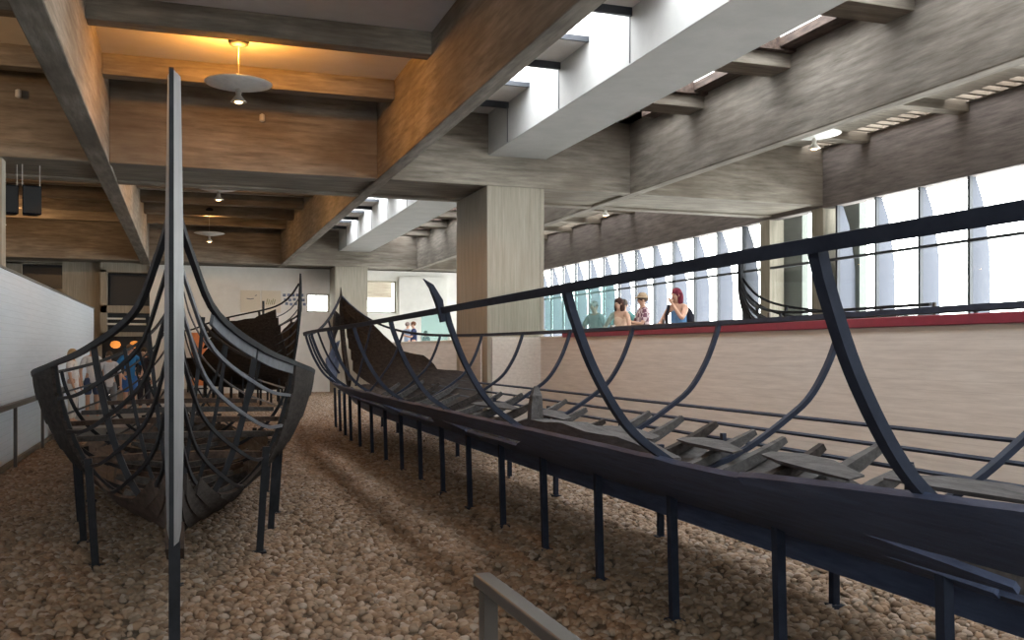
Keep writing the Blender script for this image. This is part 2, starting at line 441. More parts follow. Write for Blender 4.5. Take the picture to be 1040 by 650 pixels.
# gallery front below the dark screen, far left
struct('wall_gallery', MB().box(-3.3, -1.4, 42.3, 42.9, 3.42, 3.72).box(-3.3, -1.4, 42.3, 42.9, 2.45, 2.62).box(-3.3, -1.4, 42.3, 42.9, 5.1, 5.5)
       .box(-3.3, -3.05, 42.3, 42.9, 2.45, 5.2), M['conc_z'])
struct('wall_gallery_back', MB().box(-8.0, -1.4, 43.2, 43.4, 0, 5.6), M['black'])
struct('trim_gallery_slats', MB().box(-3.05, -1.4, 42.4, 42.5, 3.15, 3.22).box(-3.05, -1.4, 42.4, 42.5, 2.92, 3.0), M['white'])

# ------------------------------------------------------------------ gravel
random.seed(5)
stones = bpy.data.collections.new('stones')
gm, nt, b, out = new_mat('tan pebbles')
N = nt.nodes; L = nt.links
oi = N.new('ShaderNodeObjectInfo'); cr = N.new('ShaderNodeValToRGB')
els = cr.color_ramp.elements
els[0].position = 0; els[0].color = (0.125, 0.083, 0.055, 1)
els[1].position = 1; els[1].color = (0.32, 0.265, 0.22, 1)
for p, c in ((0.25, (0.25, 0.165, 0.107, 1)), (0.5, (0.19, 0.142, 0.105, 1)), (0.75, (0.30, 0.215, 0.15, 1))):
    e = els.new(p); e.color = c
L.new(oi.outputs['Random'], cr.inputs['Fac']); L.new(cr.outputs['Color'], b.inputs['Base Color'])
b.inputs['Roughness'].default_value = 0.85; b.inputs['Specular IOR Level'].default_value = 0.25
for i in range(6):
    bm = bmesh.new(); bmesh.ops.create_icosphere(bm, subdivisions=2, radius=1)
    for v in bm.verts:
        d = 1 + 0.28 * noise.noise(v.co * 1.1 + Vector((i * 7.3, 1, 2)))
        v.co = Vector((v.co.x * 1.0 * d, v.co.y * 0.72 * d, v.co.z * 0.62 * d))
    me = bpy.data.meshes.new('pebble'); bm.to_mesh(me); bm.free()
    for p in me.polygons: p.use_smooth = True
    me.materials.append(gm)
    stones.objects.link(bpy.data.objects.new('pebble', me))
bed = MB()
for x0, x1, y0, y1 in ((-2.6, 7.38, 2.72, 21.58), (0.37, 7.38, 21.58, 42.1)):
    bed.add([(x0, y0, 0.012), (x1, y0, 0.012), (x1, y1, 0.012), (x0, y1, 0.012)], [(0, 1, 2, 3)])
gravel = bed.build('gravel', gm)
tag(gravel, 'tan and grey pebbles covering the hall floor under the ships', 'gravel', kind='stuff')
ng = bpy.data.node_groups.new('pebble scatter', 'GeometryNodeTree')
ng.interface.new_socket('Geometry', in_out='INPUT', socket_type='NodeSocketGeometry')
ng.interface.new_socket('Geometry', in_out='OUTPUT', socket_type='NodeSocketGeometry')
gi = ng.nodes.new('NodeGroupInput'); go = ng.nodes.new('NodeGroupOutput')
dp = ng.nodes.new('GeometryNodeDistributePointsOnFaces'); dp.inputs['Density'].default_value = 380
ip = ng.nodes.new('GeometryNodeInstanceOnPoints')
ci = ng.nodes.new('GeometryNodeCollectionInfo'); ci.inputs['Collection'].default_value = stones
ci.inputs['Separate Children'].default_value = True; ci.inputs['Reset Children'].default_value = True
ip.inputs['Pick Instance'].default_value = True
rv = ng.nodes.new('FunctionNodeRandomValue'); rv.data_type = 'FLOAT_VECTOR'
rv.inputs[0].default_value = (-0.4, -0.4, 0); rv.inputs[1].default_value = (0.4, 0.4, 6.28)
rs = ng.nodes.new('FunctionNodeRandomValue'); rs.data_type = 'FLOAT'
rs.inputs[2].default_value = 0.024; rs.inputs[3].default_value = 0.052
jg = ng.nodes.new('GeometryNodeJoinGeometry')
ng.links.new(gi.outputs[0], dp.inputs['Mesh']); ng.links.new(dp.outputs['Points'], ip.inputs['Points'])
ng.links.new(ci.outputs[0], ip.inputs['Instance'])
ng.links.new(rv.outputs[0], ip.inputs['Rotation']); ng.links.new(rs.outputs[1], ip.inputs['Scale'])
ng.links.new(ip.outputs[0], go.inputs[0])
gmod = gravel.modifiers.new('scatter', 'NODES'); gmod.node_group = ng

# ------------------------------------------------------------------ ships
SEC_A = [(0, 0), (.234, .077), (.469, .206), (.677, .368), (.807, .497), (.911, .697), (.979, .903), (1, 1)]
SEC_B = [(0, 0), (.30, .06), (.55, .16), (.74, .33), (.87, .54), (.95, .76), (.985, .9), (1, 1)]

class Hull:
    def __init__(s, root, cx, ya, yb, h, zg, zk, sec, rake=(0, 0), vee=(2.0, 2.0)):
        s.root, s.cx, s.ya, s.yb, s.h, s.zg, s.zk, s.rake, s.vee = root, cx, ya, yb, h, zg, zk, rake, vee
        # resample the section by arc length
        fine = []
        tu = [(i, p[0]) for i, p in enumerate(sec)]; tv = [(i, p[1]) for i, p in enumerate(sec)]
        for i in range((len(sec) - 1) * 10):
            fine.append((interp(tu, i / 10), interp(tv, i / 10)))
        fine.append(sec[-1])
        acc = [0]
        for i in range(1, len(fine)):
            acc.append(acc[-1] + math.hypot((fine[i][0] - fine[i-1][0]) * 1.25, fine[i][1] - fine[i-1][1]))
        s.fine, s.acc = fine, [a / acc[-1] for a in acc]
    def uv(s, q):
        q = min(max(q, 0), 1)
        for i in range(1, len(s.acc)):
            if q <= s.acc[i] + 1e-9:
                t = (q - s.acc[i-1]) / max(1e-9, s.acc[i] - s.acc[i-1])
                a, b = s.fine[i-1], s.fine[i]
                return a[0] + (b[0] - a[0]) * t, a[1] + (b[1] - a[1]) * t
        return s.fine[-1]
    def P(s, side, Y, q, off=0.0):
        u, v = s.uv(q)
        ta = max(0, 1 - (Y - s.ya) / s.vee[0]); tb = max(0, 1 - (s.yb - Y) / s.vee[1])
        t = max(ta, tb)
        u2 = v ** 0.85 if v > 0 else 0; vv = q
        k = t * t * (3 - 2 * t)
        u = u + (q ** 0.9 - u) * k; v = v + (q - v) * k
        z0, z1 = s.zk(Y), s.zg(Y)
        y = Y + s.rake[0] * (1 - v) ** 2 * ta ** 3 - s.rake[1] * (1 - v) ** 2 * tb ** 3
        p = Vector((s.cx + side * s.h(Y) * u, y, z0 + (z1 - z0) * v))
        if off:
            p2 = s.P(side, Y, min(1, q + 0.02)); p1 = s.P(side, Y, max(0, q - 0.02))
            d = p2 - p1; nrm = Vector((d.z * side, 0, -abs(d.x) * (1 if d.x * side > 0 else -1)))
            if nrm.length > 1e-6: p = p + nrm.normalized() * off
        return p
    def rib(s, side, Y, q0, q1, w, h, name='rib', mat=None, n=26, lean=0.0):
        pts = [s.P(side, Y, q0 + (q1 - q0) * i / n, -h * 0.6) for i in range(n + 1)]
        return MB().sweep(pts, w, h, side=lambda i: (0, 1, 0)).build(name, mat, s.root)
    def run(s, side, q, y0, y1, w, h, name, mat, n=40, off=0.0, qf=None):
        pts = []; sd = []
        for i in range(n + 1):
            Y = y0 + (y1 - y0) * i / n; qq = qf(Y) if qf else q
            pts.append(s.P(side, Y, qq, off))
            a = s.P(side, Y, min(1, qq + 0.03)) - s.P(side, Y, max(0, qq - 0.03)); sd.append(a if a.length > 1e-5 else Vector((0, 0, 1)))
        return MB().sweep(pts, w, h, side=lambda i: sd[i]).build(name, mat, s.root)
    def strake(s, side, q0, q1, y0, y1, mat, th=0.028, ragged=0.03, seed=0, name='strake', n=None, lap=0.014, m=3, holes=0.0, ends=(1, 1), tc=4):
        n = n or max(8, int((y1 - y0) / 0.22))
        rnd = random.Random(seed * 31 + int(q0 * 997))
        outer, inner = [], []
        for i in range(n + 1):
            Y = y0 + (y1 - y0) * i / n
            e = min(i if ends[0] else 99, (n - i) if ends[1] else 99) / tc
            jt = ragged * (noise.noise(Vector((Y * 1.3, q1 * 9, seed))) - 0.15) + ragged * 0.5 * noise.noise(Vector((Y * 4.1, q1 * 5, seed + 4)))
            qa = q0; qb = q1 + jt
            if e < 1:
                f = 0.12 + 0.88 * e ** 0.8
                qb = qa + (qb - qa) * f
            ro, ri = [], []
            for k in range(m + 1):
                q = qa + (qb - qa) * k / m
                base = lap * (1 - k / m)
                ro.append(s.P(side, Y, q, base + th * 0.5)); ri.append(s.P(side, Y, q, base - th * 0.5))
            outer.append(ro); inner.append(ri)
        mb = MB(); W_ = m + 1
        vs = [p for r in outer for p in r] + [p for r in inner for p in r]; o = (n + 1) * W_
        fs = []
        cell = lambda i, k: not (holes and noise.noise(Vector((i * 0.9 + seed, k * 1.7, 3.3))) > 0.75 - holes)
        for i in range(n):
            for k in range(m):
                if not cell(i, k): continue
                a = i * W_ + k
                fs.append((a, a + 1, a + W_ + 1, a + W_)); fs.append((o + a, o + a + W_, o + a + W_ + 1, o + a + 1))
        for i in range(n):
            a = i * W_; fs.append((a, a + W_, o + a + W_, o + a)); a += m; fs.append((a, o + a, o + a + W_, a + W_))
        for k in range(m):
            fs.append((k, o + k, o + k + 1, k + 1)); a = n * W_ + k; fs.append((a, a + 1, o + a + 1, o + a))
        mb.add(vs, fs)
        return mb.build(name, mat, s.root)
    def keel(s, y0, y1, mat, w=0.10, h=0.16, n=40):
        pts = [s.P(1, y0 + (y1 - y0) * i / n, 0) - Vector((0, 0, h * 0.4)) for i in range(n + 1)]
        return MB().sweep(pts, w, h, side=lambda i: (1, 0, 0)).build('keel', mat, s.root)
    def floor_timber(s, Y, q, mat, seed, w=0.10, h=0.11, sides=(-1, 1), ql=None):
        rnd = random.Random(seed)
        qa = q * (0.7 + 0.3 * rnd.random()); qb = (ql or q) * (0.7 + 0.3 * rnd.random())
        pts = []; tp = []
        k = 16
        for i in range(k + 1):
            t = -qa + (qa + qb) * i / k
            side = -1 if t < 0 else 1
            p = s.P(side, Y + 0.05 * noise.noise(Vector((t * 3, seed, 1))), abs(t), -h * 0.75)
            if abs(t) < 0.1: p.z = max(p.z, s.zk(Y) + h * 0.9)
            p.z += 0.02 * noise.noise(Vector((t * 5, seed, 7)))
            pts.append(p); tp.append(0.55 + 0.45 * min(1, min(i, k - i) / 3) + 0.15 * noise.noise(Vector((t * 6, seed, 3))))
        return MB().sweep(pts, w, h, side=lambda i: (0, 1, 0), taper=tp).build('floor_timber', mat, s.root)
    def post(s, x, y, ztop, mat, lean=0.0, w=0.055, zbot=-0.03):
        mb = MB().sweep([(x, y, zbot), (x + lean, y, ztop)], w, w, side=lambda i: (0, 1, 0))
        mb.box(x - w, x + w, y - w, y + w, zbot, 0.035)
        return mb.build('support_post', mat, s.root)

# ---- the long warship on the right
rootA = empty('viking_ship', (3.85, 9.0, 0), 'long low steel-framed viking ship with dark planks tinted haze-blue, right of the hall', 'ship')
hA = lambda Y: 1.92 if 0 <= Y <= 14.5 else (1.92 * max(0.012, 1 - ((Y - 14.5) / 10.3) ** 2.2) if Y > 14.5 else 1.92 * max(0.012, 1 - (-Y / 7) ** 2.2))
zgA = lambda Y: 2.24 - 0.05 * max(0, min(1, (Y - 3) / 8)) + (1.12 * max(0, (Y - 15) / 9.8) ** 6 if Y > 15 else 0) + (1.0 * (-Y / 7) ** 4 if Y < 0 else 0)
zkA = lambda Y: 0.70 + (0.35 * max(0, (Y - 18) / 6.8) ** 3 if Y > 18 else 0) + (0.4 * (-Y / 7) ** 3 if Y < 0 else 0)
A = Hull(rootA, 3.85, -7.0, 24.8, hA, zgA, zkA, SEC_A, (1.5, 1.3), (5.0, 6.5))
SB, OB = M['steel_haze'], M['oak_haze']
A.keel(-6.0, 23.4, OB, 0.13, 0.2)
for side in (-1, 1):
    A.run(side, 1.0, -6.9, 24.75, 0.05 if side < 0 else 0.05, 0.045, 'gunwale_rail', SB, 90)
# stems
for Yend, sg in ((24.8, 1), (-7.0, -1)):
    pts = [A.P(1, Yend, i / 12) for i in range(13)]
    for p in pts: p.x = 3.85
    pts.append(pts[-1] + Vector((0, 0.05 * sg, 0.22))); 
    MB().sweep(pts, 0.09, 0.22, side=lambda i: (1, 0, 0), taper=[1] * 10 + [0.9, 0.75, 0.55, 0.15]).build('stem', M['oak'], rootA)
# planking, near side: two bands with a long open seam between them further aft
bands = [(0.01, 0.12), (0.115, 0.24), (0.235, 0.36), (0.35, 0.47), (0.46, 0.57), (0.56, 0.69)]
for k, (q0, q1) in enumerate(bands):
    if k == 2:
        A.strake(-1, q0, q1, -5.0, 2.45, OB, seed=11, ragged=0.01); A.strake(-1, q0, q1, 3.1, 20.5, OB, seed=12, ragged=0.012)
    elif k == 3:
        A.strake(-1, q0, q1, -5.0, 1.9, OB, seed=21, ragged=0.01); A.strake(-1, q0, q1, 2.75, 8.4, OB, seed=22, ragged=0.01)
        A.strake(-1, q0 + .02, q1, 10.0, 11.4, OB, seed=23); A.strake(-1, q0, q1 - .02, 13.6, 14.5, OB, seed=24); A.strake(-1, q0, q1, 17.0, 21.0, OB, seed=25)
    else:
        A.strake(-1, q0, q1, -5.0, (22.6, 22.2, 0, 0, 20.5, 3.9)[k], OB, seed=k + 1, ragged=(0.0, 0.0, 0, 0, 0.012, 0.006)[k], tc=13 if k == 5 else 4)
for q0, q1, y0, y1 in ((0.47, 0.60, 19.5, 23.6), (0.58, 0.70, 20.6, 24.2)):
    A.strake(-1, q0, q1, y0, y1, OB, seed=int(q0 * 50), ragged=0.03)
# planking, far side
for k, (q0, q1) in enumerate(bands[:3]):
    A.strake(1, q0, q1, (-5, -5, 5.2)[k], (23.0, 23.0, 8.6)[k], M['oakgrey'] if k else OB, seed=40 + k, ragged=0.06 if k == 2 else 0)
for k, (q0, q1, y0, y1) in enumerate(((.235, .36, 14.4, 24.0), (.35, .47, 15.0, 24.2), (.46, .575, 16.2, 24.4), (.565, .68, 17.2, 24.5), (.67, .79, 19.6, 24.65), (.78, .89, 21.8, 24.7))):
    A.strake(1, q0, q1, y0, y1, M['oak'], seed=60 + k, ragged=0.015, ends=(1, 0))
A.strake(-1, 0.72, 0.99, 23.5, 24.7, M['oak'], seed=77, ragged=0.0)
A.strake(1, 0.88, 0.99, 22.7, 24.7, M['oak'], seed=78, ragged=0.0, ends=(1, 0))
# steel strips standing in for lost strakes on the far side
for q in (0.40, 0.485, 0.57):
    A.run(1, q, 0.0, 19.0, 0.028, 0.022, 'steel_batten', SB, 60)
# steel ribs
ribY = [-4.1, -1.9, 0.35, 2.6, 4.75, 7.25, 9.4, 11.6, 13.8, 15.95, 17.95, 20.0, 21.8, 23.3]
for Y in ribY:
    A.rib(-1, Y, 0.45, 1.0, 0.055, 0.04, 'steel_rib', SB)
    A.rib(1, Y, 0.10, 1.0, 0.055, 0.045, 'steel_rib', SB)
# a tall broken rib end rises above the near gunwale
MB().sweep([(1.93, 7.25, 2.12), (1.90, 7.27, 2.28), (1.84, 7.28, 2.40), (1.78, 7.30, 2.46)], 0.07, 0.05, side=lambda i: (0, 1, 0), taper=[0.8, 1.1, 0.75, 0.1]).build('rib_tip', SB, rootA)
# timbers in the bottom
for i, Y in enumerate([-3, -1.2, 0.6, 3.15, 5.25, 5.75, 6.3, 6.85, 7.35, 8.05, 8.75, 9.5, 10.2, 11.1, 12.0, 12.9, 13.8, 14.7, 15.6, 16.5, 17.4, 18.4, 19.4, 20.4]):
    A.floor_timber(Y, 0.34, M['oakgrey'] if i % 3 else M['oak'], i + 3, 0.10, 0.10, ql=0.50)
pts = [(3.85 + 0.03 * math.sin(y * 2), y, 0.98 + 0.05 * math.sin((y - 7) / 4 * 3.14) + 0.015 * math.sin(y * 5)) for y in [7.0 + 0.3 * i for i in range(14)]]
MB().sweep(pts, 0.24, 0.16, side=lambda i: (1, 0, 0), taper=[0.3, 0.6, 0.8, 0.95, 1, 1.1, 1.15, 1.2, 1.2, 1.2, 1.1, 0.9, 0.7, 0.4]).build('keelson', M['oakgrey'], rootA)
MB().sweep([(3.85, 10.3, 1.0), (3.85, 10.3, 1.2), (3.86, 10.31, 1.36), (3.87, 10.33, 1.47)], 0.14, 0.12, side=lambda i: (1, 0, 0), taper=[1.15, 1.0, 0.85, 0.3]).build('mast_step_stump', M['oakgrey'], rootA)
for y in [3.4, 5.3, 7.7, 9.9, 12.2, 14.6]:
    MB().sweep([(4.75, y, 0.84), (4.75, y, 1.12)], 0.04, 0.05, side=lambda i: (1, 0, 0)).build('timber_prop', SB, rootA)
# grey loose planks lying in the bottom
for i, (x, y, l, a, w) in enumerate([(4.35, 5.9, 1.5, .2, .22), (4.5, 4.5, 1.3, -.1, .2), (4.3, 3.3, 1.2, .15, .2), (4.4, 7.4, 1.2, .1, .18), (4.2, 8.8, 1.4, -.1, .2), (4.5, 11.5, 1.6, .1, .2), (4.4, 13.6, 1.6, -.1, .2)]):
    d = Vector((math.sin(a), math.cos(a), 0)) * l / 2
    MB().sweep([(x - d.x, y - d.y, 1.05), (x - d.x * .3, y - d.y * .3, 1.065), (x + d.x * .4, y + d.y * .4, 1.06), (x + d.x, y + d.y, 1.05)], w, 0.03, side=lambda i: (1, 0, 0.25), taper=[0.5, 1, 0.95, 0.4]).build('bottom_board', M['oakgrey'], rootA)
for i in range(18):
    y = 3.33 + 1.24 * i if i < 14 else 3.33 + 1.24 * 13 + (i - 13) * 1.15
    if y > 23.6: break
    x = 3.20 + max(0, y - 19) * 0.06
    u = min(1, (3.85 - x) / max(0.05, hA(y)))
    A.post(x, y, 0.98 + 0.1 * (y < 8), SB, -0.03)
for y in (2.9, 5.78, 8.46, 11.29, 13.12, 15.93, 18.74, 20.87, 22.6):
    A.post(4.5, y, 0.95, SB, 0.0)

# ---- the broad ship on the left, seen bow on
rootB = empty('viking_ship', (-0.06, 12.0, 0), 'dark viking ship seen bow on, tall grey steel stem, left of the hall', 'ship')
tabh = [(5.8, .012), (6.2, .09), (6.9, .26), (7.8, .62), (9.6, 1.10), (10.5, 1.36), (12.5, 1.62), (14, 1.6), (16, 1.3), (18, .72), (19.3, .22), (20, .012)]
tabg = [(5.8, 2.7), (6.2, 2.50), (6.9, 2.16), (7.8, 1.92), (9.6, 1.76), (10.5, 1.68), (12.5, 1.6), (15, 1.62), (17, 1.8), (18.5, 2.2), (19.5, 2.9), (20, 3.5)]
tabk = [(5.8, .95), (6.2, .80), (7, .58), (8, .44), (9, .36), (11, .32), (15, .34), (18, .46), (20, .85)]
B = Hull(rootB, -0.06, 5.8, 20.0, lambda y: max(.012, interp(tabh, y)), lambda y: interp(tabg, y), lambda y: interp(tabk, y), SEC_B, (0.0, 0.4), (3.2, 4.0))
ST = M['steel']
B.keel(6.1, 19.8, M['oakbrown'], 0.11, 0.16)
# the flat steel stem: two plates meeting in a sharp edge, widest low down
stem = MB()
prof = [(0.78, 0.026), (0.86, 0.040), (1.3, 0.052), (2.0, 0.056), (2.6, 0.050), (3.1, 0.042), (3.49, 0.036)]
vs = []
for z, w in prof:
    vs += [(-0.06 - w, 5.84, z), (-0.072, 5.66, z), (-0.06 + w, 5.84, z), (-0.06, 5.90, z)]
fs = []
for i in range(len(prof) - 1):
    for q in range(4): fs.append((i * 4 + q, i * 4 + (q + 1) % 4, i * 4 + 4 + (q + 1) % 4, i * 4 + 4 + q))
fs += [(3, 2, 1, 0), tuple((len(prof) - 1) * 4 + q for q in range(4))]
stem.add(vs, fs)
stem.build('stem_plate', M['stemsteel'], rootB)
MB().sweep([(-0.073, 5.655, 0.78), (-0.073, 5.655, 3.485)], 0.026, 0.03, side=lambda i: (1, 0, 0)).build('stem_edge', ST, rootB)
MB().sweep([(-0.06, 19.55, 0.75), (-0.06, 19.85, 1.4), (-0.06, 19.98, 2.2), (-0.06, 20.0, 3.0), (-0.06, 20.0, 3.75)], 0.07, 0.10, side=lambda i: (1, 0, 0), taper=[1, 1, 1, .9, .6]).build('stern_post', ST, rootB)
for side in (-1, 1):
    B.run(side, 1.0, 5.85, 19.95, 0.045, 0.035, 'gunwale_rail', ST, 90)
    for q, y0, w in ((.87, 5.9, .028), (.74, 5.95, .028), (.60, 6.0, .026), (.46, 6.0, .026), (.33, 6.1, .026)):
        B.run(side, q, y0, 19.9, w, 0.02, 'steel_batten', M['batten'] if side > 0 and q > .7 else ST, 80)
B.run(1, 0.975, 6.9, 13.5, 0.085, 0.025, 'wale_strip', M['batten'], 40, -0.02)
for Y in (7.8, 9.6, 10.5, 12.4, 14.3, 16.2, 17.9):
    for side in (-1, 1):
        B.rib(side, Y, 0.12 if Y > 10 else 0.2, 1.0, 0.06 if Y < 11 else 0.045, 0.045, 'steel_rib', ST)
for Y in (6.7, 7.2):
    for side in (-1, 1): B.rib(side, Y, 0.1, 0.93, 0.025, 0.025, 'steel_rib', ST)
bB = [(0.01, 0.10), (0.095, 0.19), (0.185, 0.28), (0.275, 0.37), (0.365, 0.46), (0.455, 0.55)]
for side in (-1, 1):
    for k, (q0, q1) in enumerate(bB):
        ys = (6.2, 6.3, 6.6, 7.1, 7.9, 8.8)[k]; ye = (19.2, 19.0, 18.6, 18, 17, 15)[k]
        B.strake(side, q0, q1, ys, ye, M['oakbrown'] if side < 0 else M['oak'], seed=100 + k + (side > 0) * 9, ragged=0.04 if k > 3 else 0.0, ends=(k > 3, 1))
    for k, (q0, q1) in enumerate(((.545, .66), (.65, .78), (.77, .89), (.88, .99))):
        B.strake(side, q0, q1, 9.55, 11.0 + (0.6 if side > 0 else 0), M['oak'], seed=130 + k, ragged=0.0, ends=(0, 0))
for i, Y in enumerate([7.6, 8.3, 8.9, 9.4, 9.9, 10.4, 11.0, 11.6, 12.2, 12.8, 13.4, 14.0, 14.7, 15.4, 16.2, 17.0, 17.8]):
    B.floor_timber(Y, 0.40 if i % 2 else 0.34, (M['oakgrey'], M['oakbrown'], M['oak'])[i % 3], 50 + i, 0.10, 0.10)
for i, (Y, z) in enumerate([(10.1, .82), (11.3, .92), (12.6, 1.0), (13.9, 1.05), (15.3, 1.1)]):
    w = interp(tabh, Y) * (0.78 if i else 0.66)
    MB().sweep([(-0.06 - w, Y, z), (-0.06 - w * .3, Y, z + .02), (-0.06 + w * .4, Y, z + .015), (-0.06 + w, Y, z)], 0.11, 0.07, side=lambda i: (0, 1, 0), taper=[.8, 1, 1, .8]).build('cross_beam', M['oakgrey'] if i % 2 else M['oakbrown'], rootB)
for x, y, zt in ((-.73, 8.91, .96), (-.93, 10.07, .95), (-1.07, 11.21, .85), (.65, 9.05, 1.0), (.84, 10.14, .95), (.98, 11.15, .9), (-1.1, 12.8, .7), (1.0, 12.8, .7), (-1.0, 15, .7), (.95, 15, .7), (-.6, 17, .8), (.5, 17, .8)):
    B.post(x, y, zt, ST, -0.06 if x < 0 else 0.06, 0.06)
for y, zt in ((6.0, 0.86), (7.97, .4), (9.0, .32), (11.5, .28), (14, .3), (17, .36)):
    B.post(-0.06, y, zt, ST, 0, 0.065 if y < 7 else 0.05)

# ---- the high dark ship behind
rzC = math.atan2(2.5, 7.5)
rootC = empty('viking_ship', (3.5, 31.0, 0), 'high-sided dark planked viking ship standing beyond the other two', 'ship', rz=rzC)
class HullL(Hull): pass
tabhc = [(0, .015), (.6, .32), (1.5, .72), (3, 1.15), (5, 1.42), (8.6, 1.5)]
tabgc = [(0, 4.05), (.35, 3.6), (.9, 3.3), (2, 3.12), (4, 2.9), (6, 2.62), (8.6, 2.58)]
C_ = Hull(rootC, 0, 0, 40, lambda y: max(.015, interp(tabhc, y)), lambda y: interp(tabgc, y), lambda y: 0.8 - 0.15 * min(1, y / 3), SEC_B, (0.9, 0), (3.0, 1.0))
_b = MB.build
def local_build(self, name, mat, parent=None, world=True, **k): return _b(self, name, mat, parent, False, **k)
MB.build = local_build
C_.keel(0.5, 8.5, M['oak'], 0.12, 0.18)
MB().sweep([C_.P(1, 0, i / 10) * 1.0 for i in range(11)] + [(0, -.02, 4.35)], 0.08, 0.12, side=lambda i: (1, 0, 0), taper=[1] * 9 + [.9, .7, .4]).build('stem', ST, rootC)
for side in (-1, 1):
    C_.run(side, 1.0, 0.02, 8.6, 0.05, 0.04, 'gunwale_rail', ST, 40)
    for k in range(10):
        q0 = 0.02 + k * 0.094
        y0 = 0.35 + 0.06 * k
        y1 = 8.4 if k < 7 else (5.6, 5.2, 4.9)[k - 7]
        C_.strake(side, q0, q0 + 0.1, y0, y1, M['oak'], seed=200 + k, ragged=0.0 if k < 9 else 0.03, m=2, ends=(0, 1))
    for k in range(9):
        q = 0.1 + k * 0.1
        C_.run(side, q, 0.02, 1.3, 0.03, 0.03, 'steel_batten', M['batten'], 8, qf=lambda Y, q=q: q - 0.05 * (1 - Y / 1.3))
    for Y in (1.6, 3.2, 4.8, 6.4, 8.0, 8.5):
        C_.rib(side, Y, 0.1, 1.0, 0.06, 0.06, 'rib', M['oak'])
for y in (1.0, 1.9, 2.8, 3.7, 4.6, 5.5, 6.4, 7.3, 8.2):
    C_.post(-0.85 * min(1, y / 3), y, 0.95, ST); C_.post(0.85 * min(1, y / 3), y, 0.95, ST); C_.post(0, y + .4, 0.72, ST)
MB().sweep([(0.1, 3.2, 2.4), (0.1, 3.2, 3.6)], 0.06, 0.06, side=lambda i: (1, 0, 0)).build('mast_post', ST, rootC)

# ---- the boat shown on the balcony
rootD = empty('viking_boat', (12.0, 18.7, 1.48), 'slender steel boat skeleton on the balcony in front of the window wall', 'ship', rz=math.pi)
tabhd = [(0, .01), (.5, .16), (1.5, .5), (3, .85), (7, 1.1)]
tabgd = [(0, 2.1), (.3, 1.75), (.7, 1.5), (1.4, 1.32), (3, 1.15), (7, 1.12)]
D_ = Hull(rootD, 0, 0, 30, lambda y: max(.01, interp(tabhd, y)), lambda y: interp(tabgd, y), lambda y: .5 - 0.1 * min(1, y), SEC_B, (0.8, 0), (2.5, 1))
D_.keel(0.7, 7, ST, .08, .12)
MB().sweep([D_.P(1, 0, i / 10) for i in range(11)] + [(0, -.05, 2.66)], 0.09, 0.16, side=lambda i: (1, 0, 0), taper=[1] * 9 + [.9, .8, .6]).build('stem', ST, rootD)
for side in (-1, 1):
    D_.run(side, 1, 0.02, 7, .05, .04, 'gunwale_rail', ST, 40)
    for q in (.85, .68, .52): D_.run(side, q, 0.02, 7, .05, .03, 'steel_batten', ST, 40)
    for k in range(4): D_.strake(side, .02 + k * .1, .13 + k * .1, 1.6, 6.8, M['oak_haze'], seed=300 + k, m=2)
    for k in range(3): D_.strake(side, .42 + k * .15, .58 + k * .15, 2.6 + .5 * k, 6.8, M['oak_haze'], seed=310 + k, m=2, ragged=0.06)
    for Y in (1.2, 2.6, 4.2, 5.8): D_.rib(side, Y, .1, 1, .05, .04, 'rib', ST)
for y in (1.4, 3.2, 5.2, 6.6):
    D_.post(0, y, 0.45, ST, zbot=-0.28)
MB.build = _b

# ------------------------------------------------------------------ rails, panel, screens
r = empty('handrail', (0.93, 0.5, 0.25), 'dark flat handrail on posts at the walkway edge, bottom of the photo', 'railing')
MB().box(0.90, 0.96, -4, 3.0, 1.12, 1.16).build('rail', M['rail'], r, bevel=0.006)
for y in (-3.5, -1.9, -0.3, 1.3, 2.9):
    MB().box(0.90, 0.945, y - 0.03, y + 0.03, 0.0, 1.12).build('post', M['rail'], r)
r = empty('handrail', (-2.56, 14, 0), 'low dark handrail along the foot of the white slatted partition', 'railing')
MB().box(-2.60, -2.52, -2, 30, 0.98, 1.06).build('rail', M['rail'], r, bevel=0.006)
y = 1.6
while y < 30:
    MB().box(-2.585, -2.535, y - 0.03, y + 0.03, -0.02, 0.98).build('post', M['rail'], r); y += 3.05
r = empty('partition', (-2.75, 14, 0), 'long white slatted partition along the left side of the hall', 'partition')
MB().box(-2.8, -2.68, -2, 32, 0.1, 3.16).build('slat_panel', M['panel'], r)
MB().box(-2.82, -2.66, -2, 32.02, 3.16, 3.20).build('cap', M['rail'], r)
MB().box(-2.80, -2.62, -2, 32, 0.0, 0.1).build('plinth', M['conc_y'], r)
MB().box(-2.82, -2.66, 32, 32.06, 0, 3.2).build('end_strip', M['rail'], r)
for y0, y1, lab in ((15.9, 19.45, 'greenish glass screen on the parapet right of the big column'), (27.5, 31.0, 'greenish glass screen on the parapet behind the big column')):
    g = empty('glass_screen', (7.5, (y0 + y1) / 2, 2.2), lab, 'glass screen')
    MB().box(7.495, 7.507, y0, y1, 2.262 if y0 < 18 else 2.185, 3.2).build('pane', M['screen'], g)
    z0 = 2.26 if y0 < 18 else 2.18
    MB().box(7.47, 7.53, y0, y0 + 0.05, z0, 2.35).box(7.47, 7.53, y1 - 0.05, y1, z0, 2.35).build('clamp', M['chrome'], g)
g = empty('railing', (7.5, 7, 2.26), 'thin dark rail fixed above the red parapet top', 'railing')
MB().box(7.46, 7.54, YB + .2, 15.8, 2.30, 2.33).build('rail', M['rail'], g)
for y in (-4, -1, 2, 5, 8, 11, 14): MB().box(7.49, 7.51, y - .02, y + .02, 2.255, 2.40).build('bracket', M['rail'], g)

